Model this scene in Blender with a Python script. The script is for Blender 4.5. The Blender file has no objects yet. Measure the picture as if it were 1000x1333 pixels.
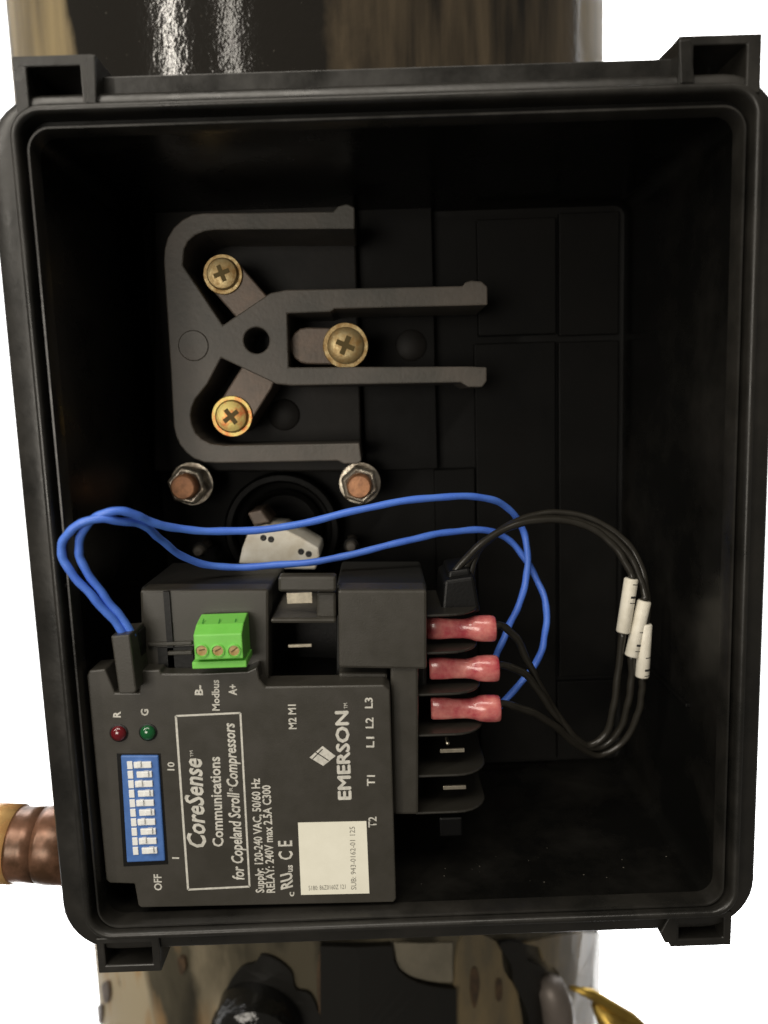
import bpy, bmesh, math, random
from mathutils import Vector, Matrix
R_ = math.radians
rnd = random.Random(7)
sc = bpy.context.scene
COL = sc.collection

# ------------------------------------------------------------------ camera
RW = [(0.9993945, -0.0096452, -0.0334305), (-0.0344359, -0.1366810, -0.9900164), (0.0049795, 0.9905682, -0.1369304)]
CAM = Vector((-0.0056111, -0.2175221, 0.0391029))
RIGHT, DOWN, FWD = [Vector(r) for r in RW]
F = 1000.0
cd = bpy.data.cameras.new('camera'); cam = bpy.data.objects.new('camera', cd); COL.objects.link(cam)
cam.matrix_world = Matrix(((RIGHT.x, -DOWN.x, -FWD.x, CAM.x), (RIGHT.y, -DOWN.y, -FWD.y, CAM.y), (RIGHT.z, -DOWN.z, -FWD.z, CAM.z), (0, 0, 0, 1)))
cd.sensor_width = 36; cd.sensor_fit = 'AUTO'; cd.lens = 36 * F / 1333.0
cd.clip_start = 0.005; cd.clip_end = 20
cd.dof.use_dof = True; cd.dof.focus_distance = 0.25; cd.dof.aperture_fstop = 8.0
sc.camera = cam

# ------------------------------------------------------------------ world, lamps, exposure
w = bpy.data.worlds.new('World'); sc.world = w; w.use_nodes = True
w.node_tree.nodes['Background'].inputs[0].default_value = (1.0, 0.93, 0.82, 1)
w.node_tree.nodes['Background'].inputs[1].default_value = 0.11
sc.view_settings.view_transform = 'Standard'; sc.view_settings.look = 'None'
sc.view_settings.exposure = 0.0; sc.view_settings.gamma = 1.0

def area(name, loc, target, sx, sy, power, col):
    l = bpy.data.lights.new(name, 'AREA'); l.shape = 'RECTANGLE'; l.size = sx; l.size_y = sy; l.energy = power; l.color = col
    o = bpy.data.objects.new(name, l); COL.objects.link(o); o.location = loc
    o.rotation_euler = (Vector(target) - Vector(loc)).to_track_quat('-Z', 'Y').to_euler()
    return o
WARM = (1.0, 0.93, 0.82)
area('ceiling_lamp', (-0.15, -0.60, 1.0), (0, 0, 0), 0.9, 0.35, 7.5, WARM)
area('front_fill', (-0.40, -0.95, 0.02), (0, 0, 0), 0.45, 0.35, 4.6, WARM)  # added fill, unseen behind the camera, to brighten the front
area('backdrop_fill_top', (0, 0.75, 1.30), (0, 1.65, 0.87), 2.6, 0.4, 120.0, (1, 1, 1))  # this and the next are added, unseen lamps that whiten the backdrop
area('backdrop_fill_foot', (0, 0.75, -1.70), (0, 1.65, -1.27), 2.6, 0.4, 120.0, (1, 1, 1))

def at(px, py, Y):
    d = RIGHT * ((px - 500) / F) + DOWN * ((py - 666.5) / F) + FWD
    return CAM + d * ((Y - CAM.y) / d.y)

# ------------------------------------------------------------------ materials
def mat(name, col, rough=0.5, metal=0.0, spec=0.5, bump=0.0, bscale=900.0, var=0.0, vscale=60.0, col2=None, rvar=0.0,
        trans=0.0, sss=0.0, coat=0.0, stretch=None, bdist=0.0002, thr=(0.35, 0.65)):
    m = bpy.data.materials.new(name); m.use_nodes = True
    nt = m.node_tree; N = nt.nodes; L = nt.links; b = N['Principled BSDF']
    b.inputs['Base Color'].default_value = (*col, 1); b.inputs['Roughness'].default_value = rough
    b.inputs['Metallic'].default_value = metal; b.inputs['Specular IOR Level'].default_value = spec
    b.inputs['Transmission Weight'].default_value = trans; b.inputs['Coat Weight'].default_value = coat
    if sss:
        b.inputs['Subsurface Weight'].default_value = sss; b.inputs['Subsurface Scale'].default_value = 0.002
        b.inputs['Subsurface Radius'].default_value = (1, .6, .5)
    tc = N.new('ShaderNodeTexCoord'); mp = N.new('ShaderNodeMapping'); L.new(tc.outputs['Object'], mp.inputs[0])
    if stretch: mp.inputs['Scale'].default_value = stretch
    if var or col2:
        n = N.new('ShaderNodeTexNoise'); n.inputs['Scale'].default_value = vscale; n.inputs['Detail'].default_value = 6
        n.inputs['Roughness'].default_value = 0.62
        L.new(mp.outputs[0], n.inputs['Vector'])
        mr = N.new('ShaderNodeMapRange'); mr.inputs['From Min'].default_value = thr[0]; mr.inputs['From Max'].default_value = thr[1]
        L.new(n.outputs['Fac'], mr.inputs[0])
        mx = N.new('ShaderNodeMix'); mx.data_type = 'RGBA'
        c2 = col2 if col2 else tuple(min(1, c * (1 + var)) for c in col); c1 = col if col2 else tuple(c * (1 - var) for c in col)
        mx.inputs[6].default_value = (*c1, 1); mx.inputs[7].default_value = (*c2, 1)
        L.new(mr.outputs[0], mx.inputs[0]); L.new(mx.outputs[2], b.inputs['Base Color'])
        if rvar:
            m2 = N.new('ShaderNodeMapRange'); m2.inputs['To Min'].default_value = max(0.02, rough - rvar); m2.inputs['To Max'].default_value = min(1, rough + rvar)
            L.new(mr.outputs[0], m2.inputs[0]); L.new(m2.outputs[0], b.inputs['Roughness'])
    if bump:
        n = N.new('ShaderNodeTexNoise'); n.inputs['Scale'].default_value = bscale; n.inputs['Detail'].default_value = 3
        L.new(mp.outputs[0], n.inputs['Vector'])
        bp = N.new('ShaderNodeBump'); bp.inputs['Strength'].default_value = bump; bp.inputs['Distance'].default_value = bdist
        L.new(n.outputs['Fac'], bp.inputs['Height']); L.new(bp.outputs[0], b.inputs['Normal'])
    return m
M = {}
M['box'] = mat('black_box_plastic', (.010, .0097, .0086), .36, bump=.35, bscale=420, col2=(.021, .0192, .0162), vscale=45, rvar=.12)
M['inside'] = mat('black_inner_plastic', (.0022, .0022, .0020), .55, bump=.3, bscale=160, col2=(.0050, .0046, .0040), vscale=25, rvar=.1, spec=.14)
M['innerwall'] = mat('sheen_black_wall', (.0040, .0040, .0036), .40, bump=.4, bscale=120, col2=(.019, .0175, .015), vscale=18, rvar=.16, spec=.3, thr=(.46, .80))  # lighter noise tone stands in for the soft reflection on the wall
M['module'] = mat('charcoal_module_plastic', (.038, .035, .028), .38, bump=.35, bscale=2500, col2=(.045, .041, .034), vscale=90, rvar=.05, bdist=.0001)
M['modblack'] = mat('black_port_plastic', (.004, .004, .004), .4, bump=.2, spec=.3)
M['fin'] = mat('dark_fin_plastic', (.021, .0195, .016), .34, bump=.2)
M['rear'] = mat('dark_rear_housing', (.013, .013, .012), .5, bump=.3)
M['guard'] = mat('dusty_brown_grey_plastic', (.062, .058, .049), .5, bump=.5, bscale=600, col2=(.105, .089, .074), vscale=45)
M['guardbase'] = mat('dark_moulded_base', (.0055, .0053, .0046), .55, bump=.3, bscale=400, spec=.22, col2=(.012, .0100, .0084), vscale=40)
M['tab'] = mat('brown_terminal_metal', (.10, .078, .062), .45, metal=.25, bump=.3, bscale=900, col2=(.14, .10, .075), vscale=180)
M['brass'] = mat('brass_screw', (.52, .41, .21), .5, metal=.55, bump=.45, bscale=1800, col2=(.36, .21, .07), vscale=300, rvar=.12)
M['brassorange'] = mat('tarnished_brass_screw', (.60, .48, .16), .42, metal=.6, bump=.4, bscale=1600, col2=(.60, .17, .05), vscale=190, thr=(.46, .62))
M['screwrecess'] = mat('screw_recess', (.10, .07, .02), .6, metal=.5)
M['zinc'] = mat('zinc_nut', (.62, .57, .47), .35, metal=.65, bump=.4, bscale=900, col2=(.30, .24, .18), vscale=260, rvar=.12)
M['copperstud'] = mat('rusty_copper_stud', (.62, .30, .15), .5, metal=.35, bump=.5, bscale=1500, col2=(.36, .17, .09), vscale=320)
M['blue'] = mat('blue_wire_insulation', (.075, .19, .76), .38, bump=.2, bscale=1200, col2=(.10, .24, .82), vscale=120)
M['blackwire'] = mat('black_wire_insulation', (.021, .019, .015), .30, bump=.15, bscale=900)
M['marker'] = mat('white_marker_sleeve', (.78, .74, .64), .45, bump=.3, bscale=800, col2=(.66, .62, .52), vscale=200)
M['ink'] = mat('black_ink', (.03, .03, .03), .6)
M['pink'] = mat('pink_terminal_sleeve', (.42, .055, .075), .25, sss=.3, coat=.4, bump=.6, bscale=260, col2=(.66, .24, .21), vscale=170, bdist=.0004)
M['green'] = mat('green_terminal_plastic', (.17, .56, .08), .36, sss=.1, bump=.15, bscale=900, col2=(.20, .62, .10), vscale=90)
M['greendark'] = mat('green_slot', (.03, .22, .02), .6)
M['dipblue'] = mat('blue_switch_body', (.06, .15, .42), .4, bump=.2, col2=(.08, .19, .50), vscale=200)
M['white'] = mat('white_switch_plastic', (.86, .87, .86), .35, bump=.2)
M['offwhite'] = mat('cream_plastic', (.90, .88, .80), .4, bump=.6, bscale=200, col2=(.68, .62, .50), vscale=90)
M['red'] = mat('red_led_lens', (.12, .006, .010), .12, coat=.6)
M['greenled'] = mat('green_led_lens', (.006, .09, .025), .12, coat=.6)
M['print'] = mat('white_print', (.68, .66, .60), .5, col2=(.50, .49, .44), vscale=900)
M['sticker'] = mat('cream_paper_sticker', (.88, .86, .74), .55, col2=(.83, .81, .69), vscale=120)
M['grey'] = mat('grey_print', (.22, .21, .18), .7)
M['blade'] = mat('tin_blade', (.62, .56, .44), .32, metal=.8, col2=(.42, .38, .30), vscale=400)
M['copper'] = mat('copper_pipe', (.95, .60, .24), .3, metal=.3, bump=.25, bscale=300, col2=(.60, .26, .09), vscale=60, rvar=.1)
M['collar'] = mat('brown_braze_collar', (.26, .13, .08), .30, metal=.4, bump=.2, bscale=300, col2=(.08, .04, .02), vscale=90)
M['goldbrass'] = mat('yellow_brass', (.50, .34, .07), .35, metal=.8, bump=.5, bscale=220, col2=(.35, .22, .05), vscale=110)
M['steel'] = mat('grey_steel', (.17, .145, .125), .45, metal=.3, bump=.4, bscale=300, col2=(.2, .17, .15), vscale=70)
M['backdrop'] = mat('white_backdrop', (.9, .9, .9), .9, spec=0)
M['wall'] = mat('beige_plaster', (.80, .76, .64), .8, bump=.3, bscale=100)

# compressor paint: black gloss, with room reflections painted in as brown and khaki tones
def shell_mat():
    m = bpy.data.materials.new('glossy_black_shell_paint'); m.use_nodes = True
    nt = m.node_tree; N = nt.nodes; L = nt.links; b = N['Principled BSDF']
    tc = N.new('ShaderNodeTexCoord')
    def noise(scale, st, detail=5, off=0):
        mp = N.new('ShaderNodeMapping'); mp.inputs['Scale'].default_value = st; mp.inputs['Location'].default_value = (off, off, off)
        L.new(tc.outputs['Object'], mp.inputs[0])
        n = N.new('ShaderNodeTexNoise'); n.inputs['Scale'].default_value = scale; n.inputs['Detail'].default_value = detail
        L.new(mp.outputs[0], n.inputs['Vector']); return n.outputs['Fac']
    def mr(src, a, c, lo=0, hi=1):
        r = N.new('ShaderNodeMapRange'); r.inputs['From Min'].default_value = a; r.inputs['From Max'].default_value = c
        r.inputs['To Min'].default_value = lo; r.inputs['To Max'].default_value = hi
        L.new(src, r.inputs[0]); return r.outputs[0]
    def math_(op, a, c):
        q = N.new('ShaderNodeMath'); q.operation = op; q.use_clamp = not (a is X)
        for i, v in enumerate((a, c)):
            if isinstance(v, (int, float)): q.inputs[i].default_value = v
            else: L.new(v, q.inputs[i])
        return q.outputs[0]
    def mix(f, a, c):
        q = N.new('ShaderNodeMix'); q.data_type = 'RGBA'; L.new(f, q.inputs[0])
        for i, v in ((6, a), (7, c)):
            if isinstance(v, tuple): q.inputs[i].default_value = (*v, 1)
            else: L.new(v, q.inputs[i])
        return q.outputs[2]
    sx = N.new('ShaderNodeSeparateXYZ'); L.new(tc.outputs['Object'], sx.inputs[0])
    X, Z = sx.outputs[0], sx.outputs[2]
    refl_streak = mr(noise(120, (1, 1, .10)), .38, .66)  # vertical streaks of the painted reflection
    refl_streak2 = mr(noise(45, (1, 1, .15), off=3), .40, .62)
    right = mr(math_('ADD', X, mr(noise(55, (1, 1, .45), off=17), .3, .7, -.014, .014)), cyl_hit(415, 60).x, cyl_hit(470, 60).x)      # brown reflection painted on the right half of the upper shell
    brown_refl = math_('MULTIPLY', right, math_('ADD', math_('MULTIPLY', refl_streak, .45), math_('MULTIPLY', refl_streak2, .45)))
    edge = mr(math_('ADD', X, mr(noise(70, (1, 1, .3), off=20), .3, .7, -.006, .006)), cyl_hit(100, 60).x, cyl_hit(84, 60).x)                     # khaki reflection painted at the far left
    c = mix(brown_refl, (.014, .0125, .0105), (.125, .095, .060))
    edge2 = mr(math_('ADD', X, mr(noise(70, (1, 1, .3), off=30), .3, .7, -.004, .004)), cyl_hit(752, 60).x, cyl_hit(762, 60).x)  # same reflection tone painted along the right edge
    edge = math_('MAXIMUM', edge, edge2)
    c = mix(edge, c, mix(refl_streak2, (.30, .235, .13), (.15, .12, .075)))
    low = mr(Z, -.155, -.162)                                # lower shell: broken reflections painted as khaki and dark tones
    st = mr(noise(26, (1, 1, .35), off=8), .44, .53)
    base = mix(st, (.12, .105, .07), (.46, .39, .27))
    base = mix(mr(noise(60, (1, 1, .3), off=5), .55, .66), base, (.42, .27, .13))
    base = mix(mr(noise(90, (1, 1, .3), off=12), .64, .70), base, (.03, .025, .015))
    dark = mr(math_('ADD', X, mr(noise(40, (1, 1, .4), off=40), .3, .7, -.02, .02)), cyl_hit(200, 1300).x, cyl_hit(290, 1300).x)  # painted reflection turns darker to the right
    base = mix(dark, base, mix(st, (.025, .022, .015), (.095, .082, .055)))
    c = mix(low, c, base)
    L.new(c, b.inputs['Base Color'])
    b.inputs['Roughness'].default_value = .2
    L.new(mr(math_('MAXIMUM', math_('MULTIPLY', low, .35), edge), 0, 1, .10, .62), b.inputs['Roughness']); L.new(mr(edge, 0, 1, .45, .15), b.inputs['Specular IOR Level'])
    bn = N.new('ShaderNodeBump'); bn.inputs['Strength'].default_value = .5; bn.inputs['Distance'].default_value = .0003
    L.new(noise(260, (1, 1, .9), 2), bn.inputs['Height'])
    bn2 = N.new('ShaderNodeBump'); bn2.inputs['Strength'].default_value = .25; bn2.inputs['Distance'].default_value = .0002
    L.new(noise(900, (1, 1, 1), 1), bn2.inputs['Height']); L.new(bn.outputs[0], bn2.inputs['Normal'])
    L.new(bn2.outputs[0], b.inputs['Normal'])
    return m

# ------------------------------------------------------------------ object helpers
def link(name, me, m, parent=None, smooth=False):
    o = bpy.data.objects.new(name, me); COL.objects.link(o)
    if m: me.materials.append(M[m] if isinstance(m, str) else m)
    if smooth: me.shade_smooth()
    if parent: o.parent = parent
    return o
def tag(o, label=None, cat=None, group=None, kind=None):
    if label: o['label'] = label
    if cat: o['category'] = cat
    if group: o['group'] = group
    if kind: o['kind'] = kind
    return o
def thing(name, label, cat, group=None):
    return tag(bpy.data.objects.new(name, None), label, cat, group)
def root(name, loc, label, cat, group=None):
    o = bpy.data.objects.new(name, None); COL.objects.link(o); o.empty_display_size = .01
    o['_loc'] = 0; del o['_loc']
    return tag(o, label, cat, group)
def bevel(o, wd, seg=2, ang=35):
    b = o.modifiers.new('bevel', 'BEVEL'); b.width = wd; b.segments = seg; b.limit_method = 'ANGLE'; b.angle_limit = R_(ang)
    b.harden_normals = False
    return o
def prism_pts(front, Y1, name, m, parent=None, bv=0.0, seg=2, back=None):
    """front: 3-D points (one plane facing the viewer); extruded straight back to depth Y1"""
    n = len(front)
    bk = back or [Vector((p.x, Y1, p.z)) for p in front]
    me = bpy.data.meshes.new(name)
    me.from_pydata([tuple(p) for p in front] + [tuple(p) for p in bk], [],
                   [tuple(range(n)), tuple(range(2 * n - 1, n - 1, -1))] + [((i + 1) % n, i, n + i, n + (i + 1) % n) for i in range(n)])
    bm = bmesh.new(); bm.from_mesh(me); bmesh.ops.recalc_face_normals(bm, faces=bm.faces); bm.to_mesh(me); bm.free()
    o = link(name, me, m, parent)
    if bv: bevel(o, bv, seg)
    return o
def prism(px, Y0, Y1, name, m, parent=None, bv=0.0, seg=2):
    return prism_pts([at(x, y, Y0) for x, y in px], Y1, name, m, parent, bv, seg)
def rectp(x0, y0, x1, y1, Y0, Y1, name, m, parent=None, bv=0.0, seg=2):
    """box whose front face covers a pixel rectangle at depth Y0, kept square to the box"""
    a = at(x0, (y0 + y1) / 2, Y0).x; b = at(x1, (y0 + y1) / 2, Y0).x
    t = at((x0 + x1) / 2, y0, Y0).z; u = at((x0 + x1) / 2, y1, Y0).z
    return prism_pts([Vector((a, Y0, t)), Vector((b, Y0, t)), Vector((b, Y0, u)), Vector((a, Y0, u))], Y1, name, m, parent, bv, seg)
def box(x0, x1, y0, y1, z0, z1, name, m, parent=None, bv=0.0):
    return prism_pts([Vector((x0, y0, z1)), Vector((x1, y0, z1)), Vector((x1, y0, z0)), Vector((x0, y0, z0))], y1, name, m, parent, bv)
def smooth_path(pts, n=8):
    P = [Vector(p) for p in pts]; P = [P[0] * 2 - P[1]] + P + [P[-1] * 2 - P[-2]]
    out = []
    for i in range(1, len(P) - 2):
        for k in range(n):
            t = k / n
            out.append(.5 * ((2 * P[i]) + (P[i + 1] - P[i - 1]) * t + (2 * P[i - 1] - 5 * P[i] + 4 * P[i + 1] - P[i + 2]) * t * t
                             + (3 * P[i] - P[i - 1] - 3 * P[i + 1] + P[i + 2]) * t ** 3))
    out.append(P[-2]); return out
def sweep(path, rad, name, m, parent=None, seg=14):
    """tube along a path; rad is a number or one radius per point"""
    n = len(path); rr = rad if isinstance(rad, (list, tuple)) else [rad] * n
    tang = [(path[min(i + 1, n - 1)] - path[max(i - 1, 0)]).normalized() for i in range(n)]
    up = Vector((0, 1, 0)); up = (up - tang[0] * up.dot(tang[0])).normalized() if abs(up.dot(tang[0])) < .95 else Vector((1, 0, 0))
    vs, fs = [], []
    for i in range(n):
        up = (up - tang[i] * up.dot(tang[i])).normalized(); sd = tang[i].cross(up)
        for k in range(seg):
            a = 2 * math.pi * k / seg; vs.append(tuple(path[i] + (up * math.cos(a) + sd * math.sin(a)) * rr[i]))
    for i in range(n - 1):
        for k in range(seg):
            k2 = (k + 1) % seg; fs.append((i * seg + k, i * seg + k2, (i + 1) * seg + k2, (i + 1) * seg + k))
    fs.append(tuple(range(seg - 1, -1, -1))); fs.append(tuple((n - 1) * seg + k for k in range(seg)))
    me = bpy.data.meshes.new(name); me.from_pydata(vs, [], fs)
    o = link(name, me, m, parent, True)
    return o
def lathe(prof, name, m, parent, centre, axis='Y', seg=28, smooth=True, sx=1.0, closed=True):
    """prof: (radius, depth along axis) pairs; depth grows away from the viewer for axis Y"""
    vs, fs = [], []
    for r, d in prof:
        for k in range(seg):
            a = 2 * math.pi * k / seg
            c, s = r * math.cos(a) * sx, r * math.sin(a)
            vs.append({'Y': (c, d, s), 'X': (d, c, s), 'Z': (c, s, d)}[axis])
    n = len(prof)
    for i in range(n - 1):
        for k in range(seg):
            k2 = (k + 1) % seg; fs.append((i * seg + k, i * seg + k2, (i + 1) * seg + k2, (i + 1) * seg + k))
    if closed: fs.append(tuple(range(seg))); fs.append(tuple((n - 1) * seg + k for k in range(seg - 1, -1, -1)))
    me = bpy.data.meshes.new(name); me.from_pydata(vs, [], fs)
    bm = bmesh.new(); bm.from_mesh(me); bmesh.ops.recalc_face_normals(bm, faces=bm.faces); bm.to_mesh(me); bm.free()
    o = link(name, me, m, parent)
    if smooth: me.shade_smooth(); es = o.modifiers.new('edge', 'EDGE_SPLIT'); es.split_angle = R_(38)
    o.location = centre
    return o
def text(s, p0, p1, h_px, Y, m='print', parent=None, shear=0.0, name='printed_text', thick=.00003, bold=0.0):
    """p0 / p1: pixels where the baseline starts and ends; h_px: height of a capital in pixels"""
    a = at(*p0, Y); b = at(*p1, Y); d = b - a; L_ = d.length
    c = bpy.data.curves.new('lettering', 'FONT'); c.body = s; c.size = 1; c.shear = shear; c.extrude = 0; c.offset = bold
    c.resolution_u = 2
    o = bpy.data.objects.new('lettering', c); COL.objects.link(o)
    dg = bpy.context.evaluated_depsgraph_get(); me = bpy.data.meshes.new_from_object(o.evaluated_get(dg))
    bpy.data.objects.remove(o); bpy.data.curves.remove(c)
    x0 = min(v.co.x for v in me.vertices); x1 = max(v.co.x for v in me.vertices)
    cap = h_px * (CAM - a).length / F / .73
    ex = d.normalized(); ey = Vector((0, 1, 0)).cross(ex) * -1
    # choose the up direction so that the letters are not mirrored seen from the front
    ey = ex.cross(Vector((0, 1, 0))) * -1 if ex.cross(Vector((0, -1, 0))).length == 0 else Vector((0, -1, 0)).cross(ex)
    for v in me.vertices:
        v.co = a + ex * ((v.co.x - x0) / (x1 - x0) * L_) + ey * (v.co.y * cap) + Vector((0, -thick, 0))
    return link(name, me, m, parent)
def strip(p0, p1, wpx, Y, name, m, parent, lift=.00003):
    a = at(*p0, Y); b = at(*p1, Y); d = (b - a).normalized(); s = Vector((0, 1, 0)).cross(d) * (wpx * (CAM - a).length / F / 2)
    q = [a - s, b - s, b + s, a + s]
    me = bpy.data.meshes.new(name); me.from_pydata([tuple(v + Vector((0, -lift, 0))) for v in q], [], [(0, 1, 2, 3)])
    return link(name, me, m, parent)

# ------------------------------------------------------------------ setting: white backdrop
me = bpy.data.meshes.new('backdrop'); me.from_pydata([(-2.4, 1.35, -2.2), (2.4, 1.35, -2.2), (2.4, 1.35, 1.8), (-2.4, 1.35, 1.8)], [], [(0, 1, 2, 3)])
tag(link('backdrop', me, 'backdrop'), kind='structure')

# ------------------------------------------------------------------ compressor
def ray(px, py):
    d = RIGHT * ((px - 500) / F) + DOWN * ((py - 666.5) / F) + FWD; return d
dl, dr = ray(12, 60), ray(786, 60)
al, ar = math.atan2(dl.x, dl.y), math.atan2(dr.x, dr.y)
h_ = (ar - al) / 2; mid = (ar + al) / 2
front = 0.110 - CAM.y
dist = front / (math.cos(mid) - math.sin(h_)); RAD = dist * math.sin(h_)
SHX = CAM.x + dist * math.sin(mid); SHY = CAM.y + dist * math.cos(mid)
comp = root('compressor', (SHX, SHY, 0), 'large black glossy compressor cylinder with worn khaki paint behind the open terminal box', 'compressor')  # the khaki is room reflections painted into the shell colour, not worn paint
segs = 128
vs, fs = [], []
zs = [-.42, -.30, -.22, -.19, -.1625, -.160, -.1, 0, .1, .2, .3, .42]
for z in zs:
    r = RAD
    for k in range(segs):
        a = 2 * math.pi * k / segs; vs.append((SHX + r * math.cos(a), SHY + r * math.sin(a), z))
for i in range(len(zs) - 1):
    for k in range(segs): fs.append((i * segs + k, i * segs + (k + 1) % segs, (i + 1) * segs + (k + 1) % segs, (i + 1) * segs + k))
fs.append(tuple(range(segs - 1, -1, -1))); fs.append(tuple((len(zs) - 1) * segs + k for k in range(segs)))
me = bpy.data.meshes.new('shell'); me.from_pydata(vs, [], fs); SHELL = me

def cyl_hit(px, py, r=None):
    d = ray(px, py); o = CAM - Vector((SHX, SHY, 0)); r = r or RAD
    a = d.x ** 2 + d.y ** 2; b = 2 * (o.x * d.x + o.y * d.y); c = o.x ** 2 + o.y ** 2 - r * r
    t = (-b - math.sqrt(max(0, b * b - 4 * a * c))) / (2 * a); return CAM + d * t
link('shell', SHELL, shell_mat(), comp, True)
def shell_patch(px, th, name, m, parent, soft=True):
    """a plate curved with the shell, its outline at the given pixels"""
    if soft:
        n_ = len(px); q = []
        for i in range(n_):
            p0, p1, p2, p3 = [Vector(px[(i + j) % n_]) for j in (-1, 0, 1, 2)]
            for k in range(5):
                t = k / 5; q.append(tuple(.5 * ((2 * p1) + (p2 - p0) * t + (2 * p0 - 5 * p1 + 4 * p2 - p3) * t * t + (3 * p1 - p0 - 3 * p2 + p3) * t ** 3)))
        px = q
    ps = [cyl_hit(x, y) for x, y in px]
    bm = bmesh.new()
    ang = [math.atan2(p.y - SHY, p.x - SHX) for p in ps]
    vsf = [bm.verts.new((a * RAD, p.z, 0)) for a, p in zip(ang, ps)]
    f = bm.faces.new(vsf); bmesh.ops.triangulate(bm, faces=[f])
    bmesh.ops.subdivide_edges(bm, edges=bm.edges, cuts=1, use_grid_fill=True)
    r = bmesh.ops.extrude_face_region(bm, geom=bm.faces[:])
    for v in r['geom']:
        if isinstance(v, bmesh.types.BMVert): v.co.z = 1
    for v in bm.verts:
        a = v.co.x / RAD; rr = RAD + (th if v.co.z > .5 else -.001); v.co = Vector((SHX + rr * math.cos(a), SHY + rr * math.sin(a), v.co.y))
    bmesh.ops.recalc_face_normals(bm, faces=bm.faces)
    me = bpy.data.meshes.new(name); bm.to_mesh(me); bm.free()
    return link(name, me, m, parent)
# lamps whose reflections run down the gloss paint (two tube lamps of the room)
for px, pw in ((222, 3.0), (301, 1.2)):
    p = cyl_hit(px, 60); n = Vector((p.x - SHX, p.y - SHY, 0)).normalized(); d = (p - CAM).normalized()
    r = d - n * (2 * d.dot(n)); L0 = p + r * 1.0
    area('tube_lamp', L0, p, .05, .55, pw, WARM)
M['darkrefl'] = mat('dark_reflection_tone', (.045, .03, .018), .6, bump=.5, bscale=500, col2=(.10, .06, .03), vscale=200)  # dark tone of the reflections painted on the shell
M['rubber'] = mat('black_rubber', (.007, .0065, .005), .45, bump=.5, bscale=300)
M['khaki'] = mat('khaki_reflection_tone', (.15, .135, .10), .45, bump=.3, bscale=500, col2=(.22, .195, .145), vscale=60)
M['tanrefl'] = mat('tan_reflection_tone', (.22, .165, .085), .45, bump=.4, bscale=300, col2=(.12, .10, .065), vscale=60, stretch=(1, 1, .3))  # tan tone of the reflections painted on the shell
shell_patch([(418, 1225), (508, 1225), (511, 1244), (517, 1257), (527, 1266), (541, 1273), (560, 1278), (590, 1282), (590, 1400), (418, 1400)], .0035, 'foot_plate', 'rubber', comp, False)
shell_patch([(512, 1225), (588, 1225), (588, 1276), (570, 1276), (555, 1274), (543, 1271), (532, 1267), (523, 1262), (517, 1255)], .0012, 'reflection_patch', 'khaki', comp, False)  # pale room reflection laid on as a coloured patch
shell_patch([(596, 1225), (645, 1225), (655, 1262), (674, 1300), (676, 1400), (598, 1400)], .0010, 'reflection_patch', 'tanrefl', comp)
shell_patch([(646, 1225), (676, 1225), (682, 1246), (704, 1258), (696, 1280), (716, 1296), (704, 1310), (716, 1330), (706, 1400), (682, 1400), (684, 1330), (676, 1300), (664, 1274), (660, 1250)], .003, 'dark_reflection_strip', 'rubber', comp)  # dark part of the reflection laid on as a strip

shell_patch([(684, 1225), (700, 1232), (706, 1250), (722, 1262), (734, 1290), (742, 1320), (752, 1400), (800, 1400), (800, 1225)], .0014, 'reflection_patch', 'tanrefl', comp)  # tan reflection laid on at the right
for pts in ([(612, 1262), (618, 1258), (622, 1280), (616, 1310), (611, 1290)], [(644, 1276), (650, 1274), (651, 1296), (645, 1300)], [(234, 1246), (242, 1244), (244, 1258), (238, 1266)],
            [(136, 1282), (144, 1276), (146, 1296), (140, 1304)], [(128, 1310), (136, 1308), (134, 1330), (127, 1332)], [(416, 1240), (424, 1236), (426, 1300), (418, 1322), (413, 1280)]):
    shell_patch(pts, .0016, 'reflection_fleck', 'darkrefl', comp)  # small dark flecks of the painted reflection
# bolt with a glossy black cap under the box
bolt = root('foot_bolt', (0, 0, 0), 'black painted hexagon bolt head at the foot of the compressor below the box', 'bolt')
c = cyl_hit(338, 1325)
lathe([(0, 0), (.012, .0005), (.0185, .004), (.0205, .010), (.0205, .03)], 'cap', 'rubber', bolt, (c.x, c.y - .022, c.z), seg=36)
lathe([(.0005, 0), (.010, .0002), (.0115, .0014), (.0115, .011)], 'bolt_head', M['rubber'], bolt, (c.x, c.y - .032, c.z - .004), seg=6, smooth=False)
M['glossblack'] = mat('gloss_black_paint', (.010, .010, .009), .10, bump=.8, bscale=220, bdist=.0008)
bolt.children[1].data.materials[0] = M['glossblack']
shell_patch([(280, 1322), (296, 1300), (300, 1278), (316, 1256), (334, 1250), (342, 1240), (362, 1246), (380, 1262), (386, 1284), (410, 1300), (425, 1400), (275, 1400)], .002, 'shadow_gap_plate', 'rubber', bolt).name = 'shadow_gap_patch'  # black sheet laid in for the shadow gap around the bolt

# pipes at the lower right
gp = root('steel_pipe', (0, 0, 0), 'short grey stained steel pipe stub beside the brass fitting, bottom right', 'pipe')
sweep([at(712, 1274, .146), at(716, 1283, .146), at(724, 1305, .146), at(740, 1420, .146)], [.003, .0075, .0085, .0085], 'pipe', 'steel', gp, 24)
bf = root('brass_fitting', (0, 0, 0), 'yellow brass pipe fitting poking up at the bottom edge, right of the compressor', 'pipe fitting')
sweep([at(775, 1306, .150), at(800, 1335, .150), at(850, 1390, .150)], [.003, .0100, .0130], 'fitting_body', 'goldbrass', bf, 6)
sweep([at(742, 1285, .149), at(770, 1294, .149), at(822, 1326, .149), at(880, 1380, .149)], [.001, .0028, .0034, .0034], 'collar', 'goldbrass', bf, 16)

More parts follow.
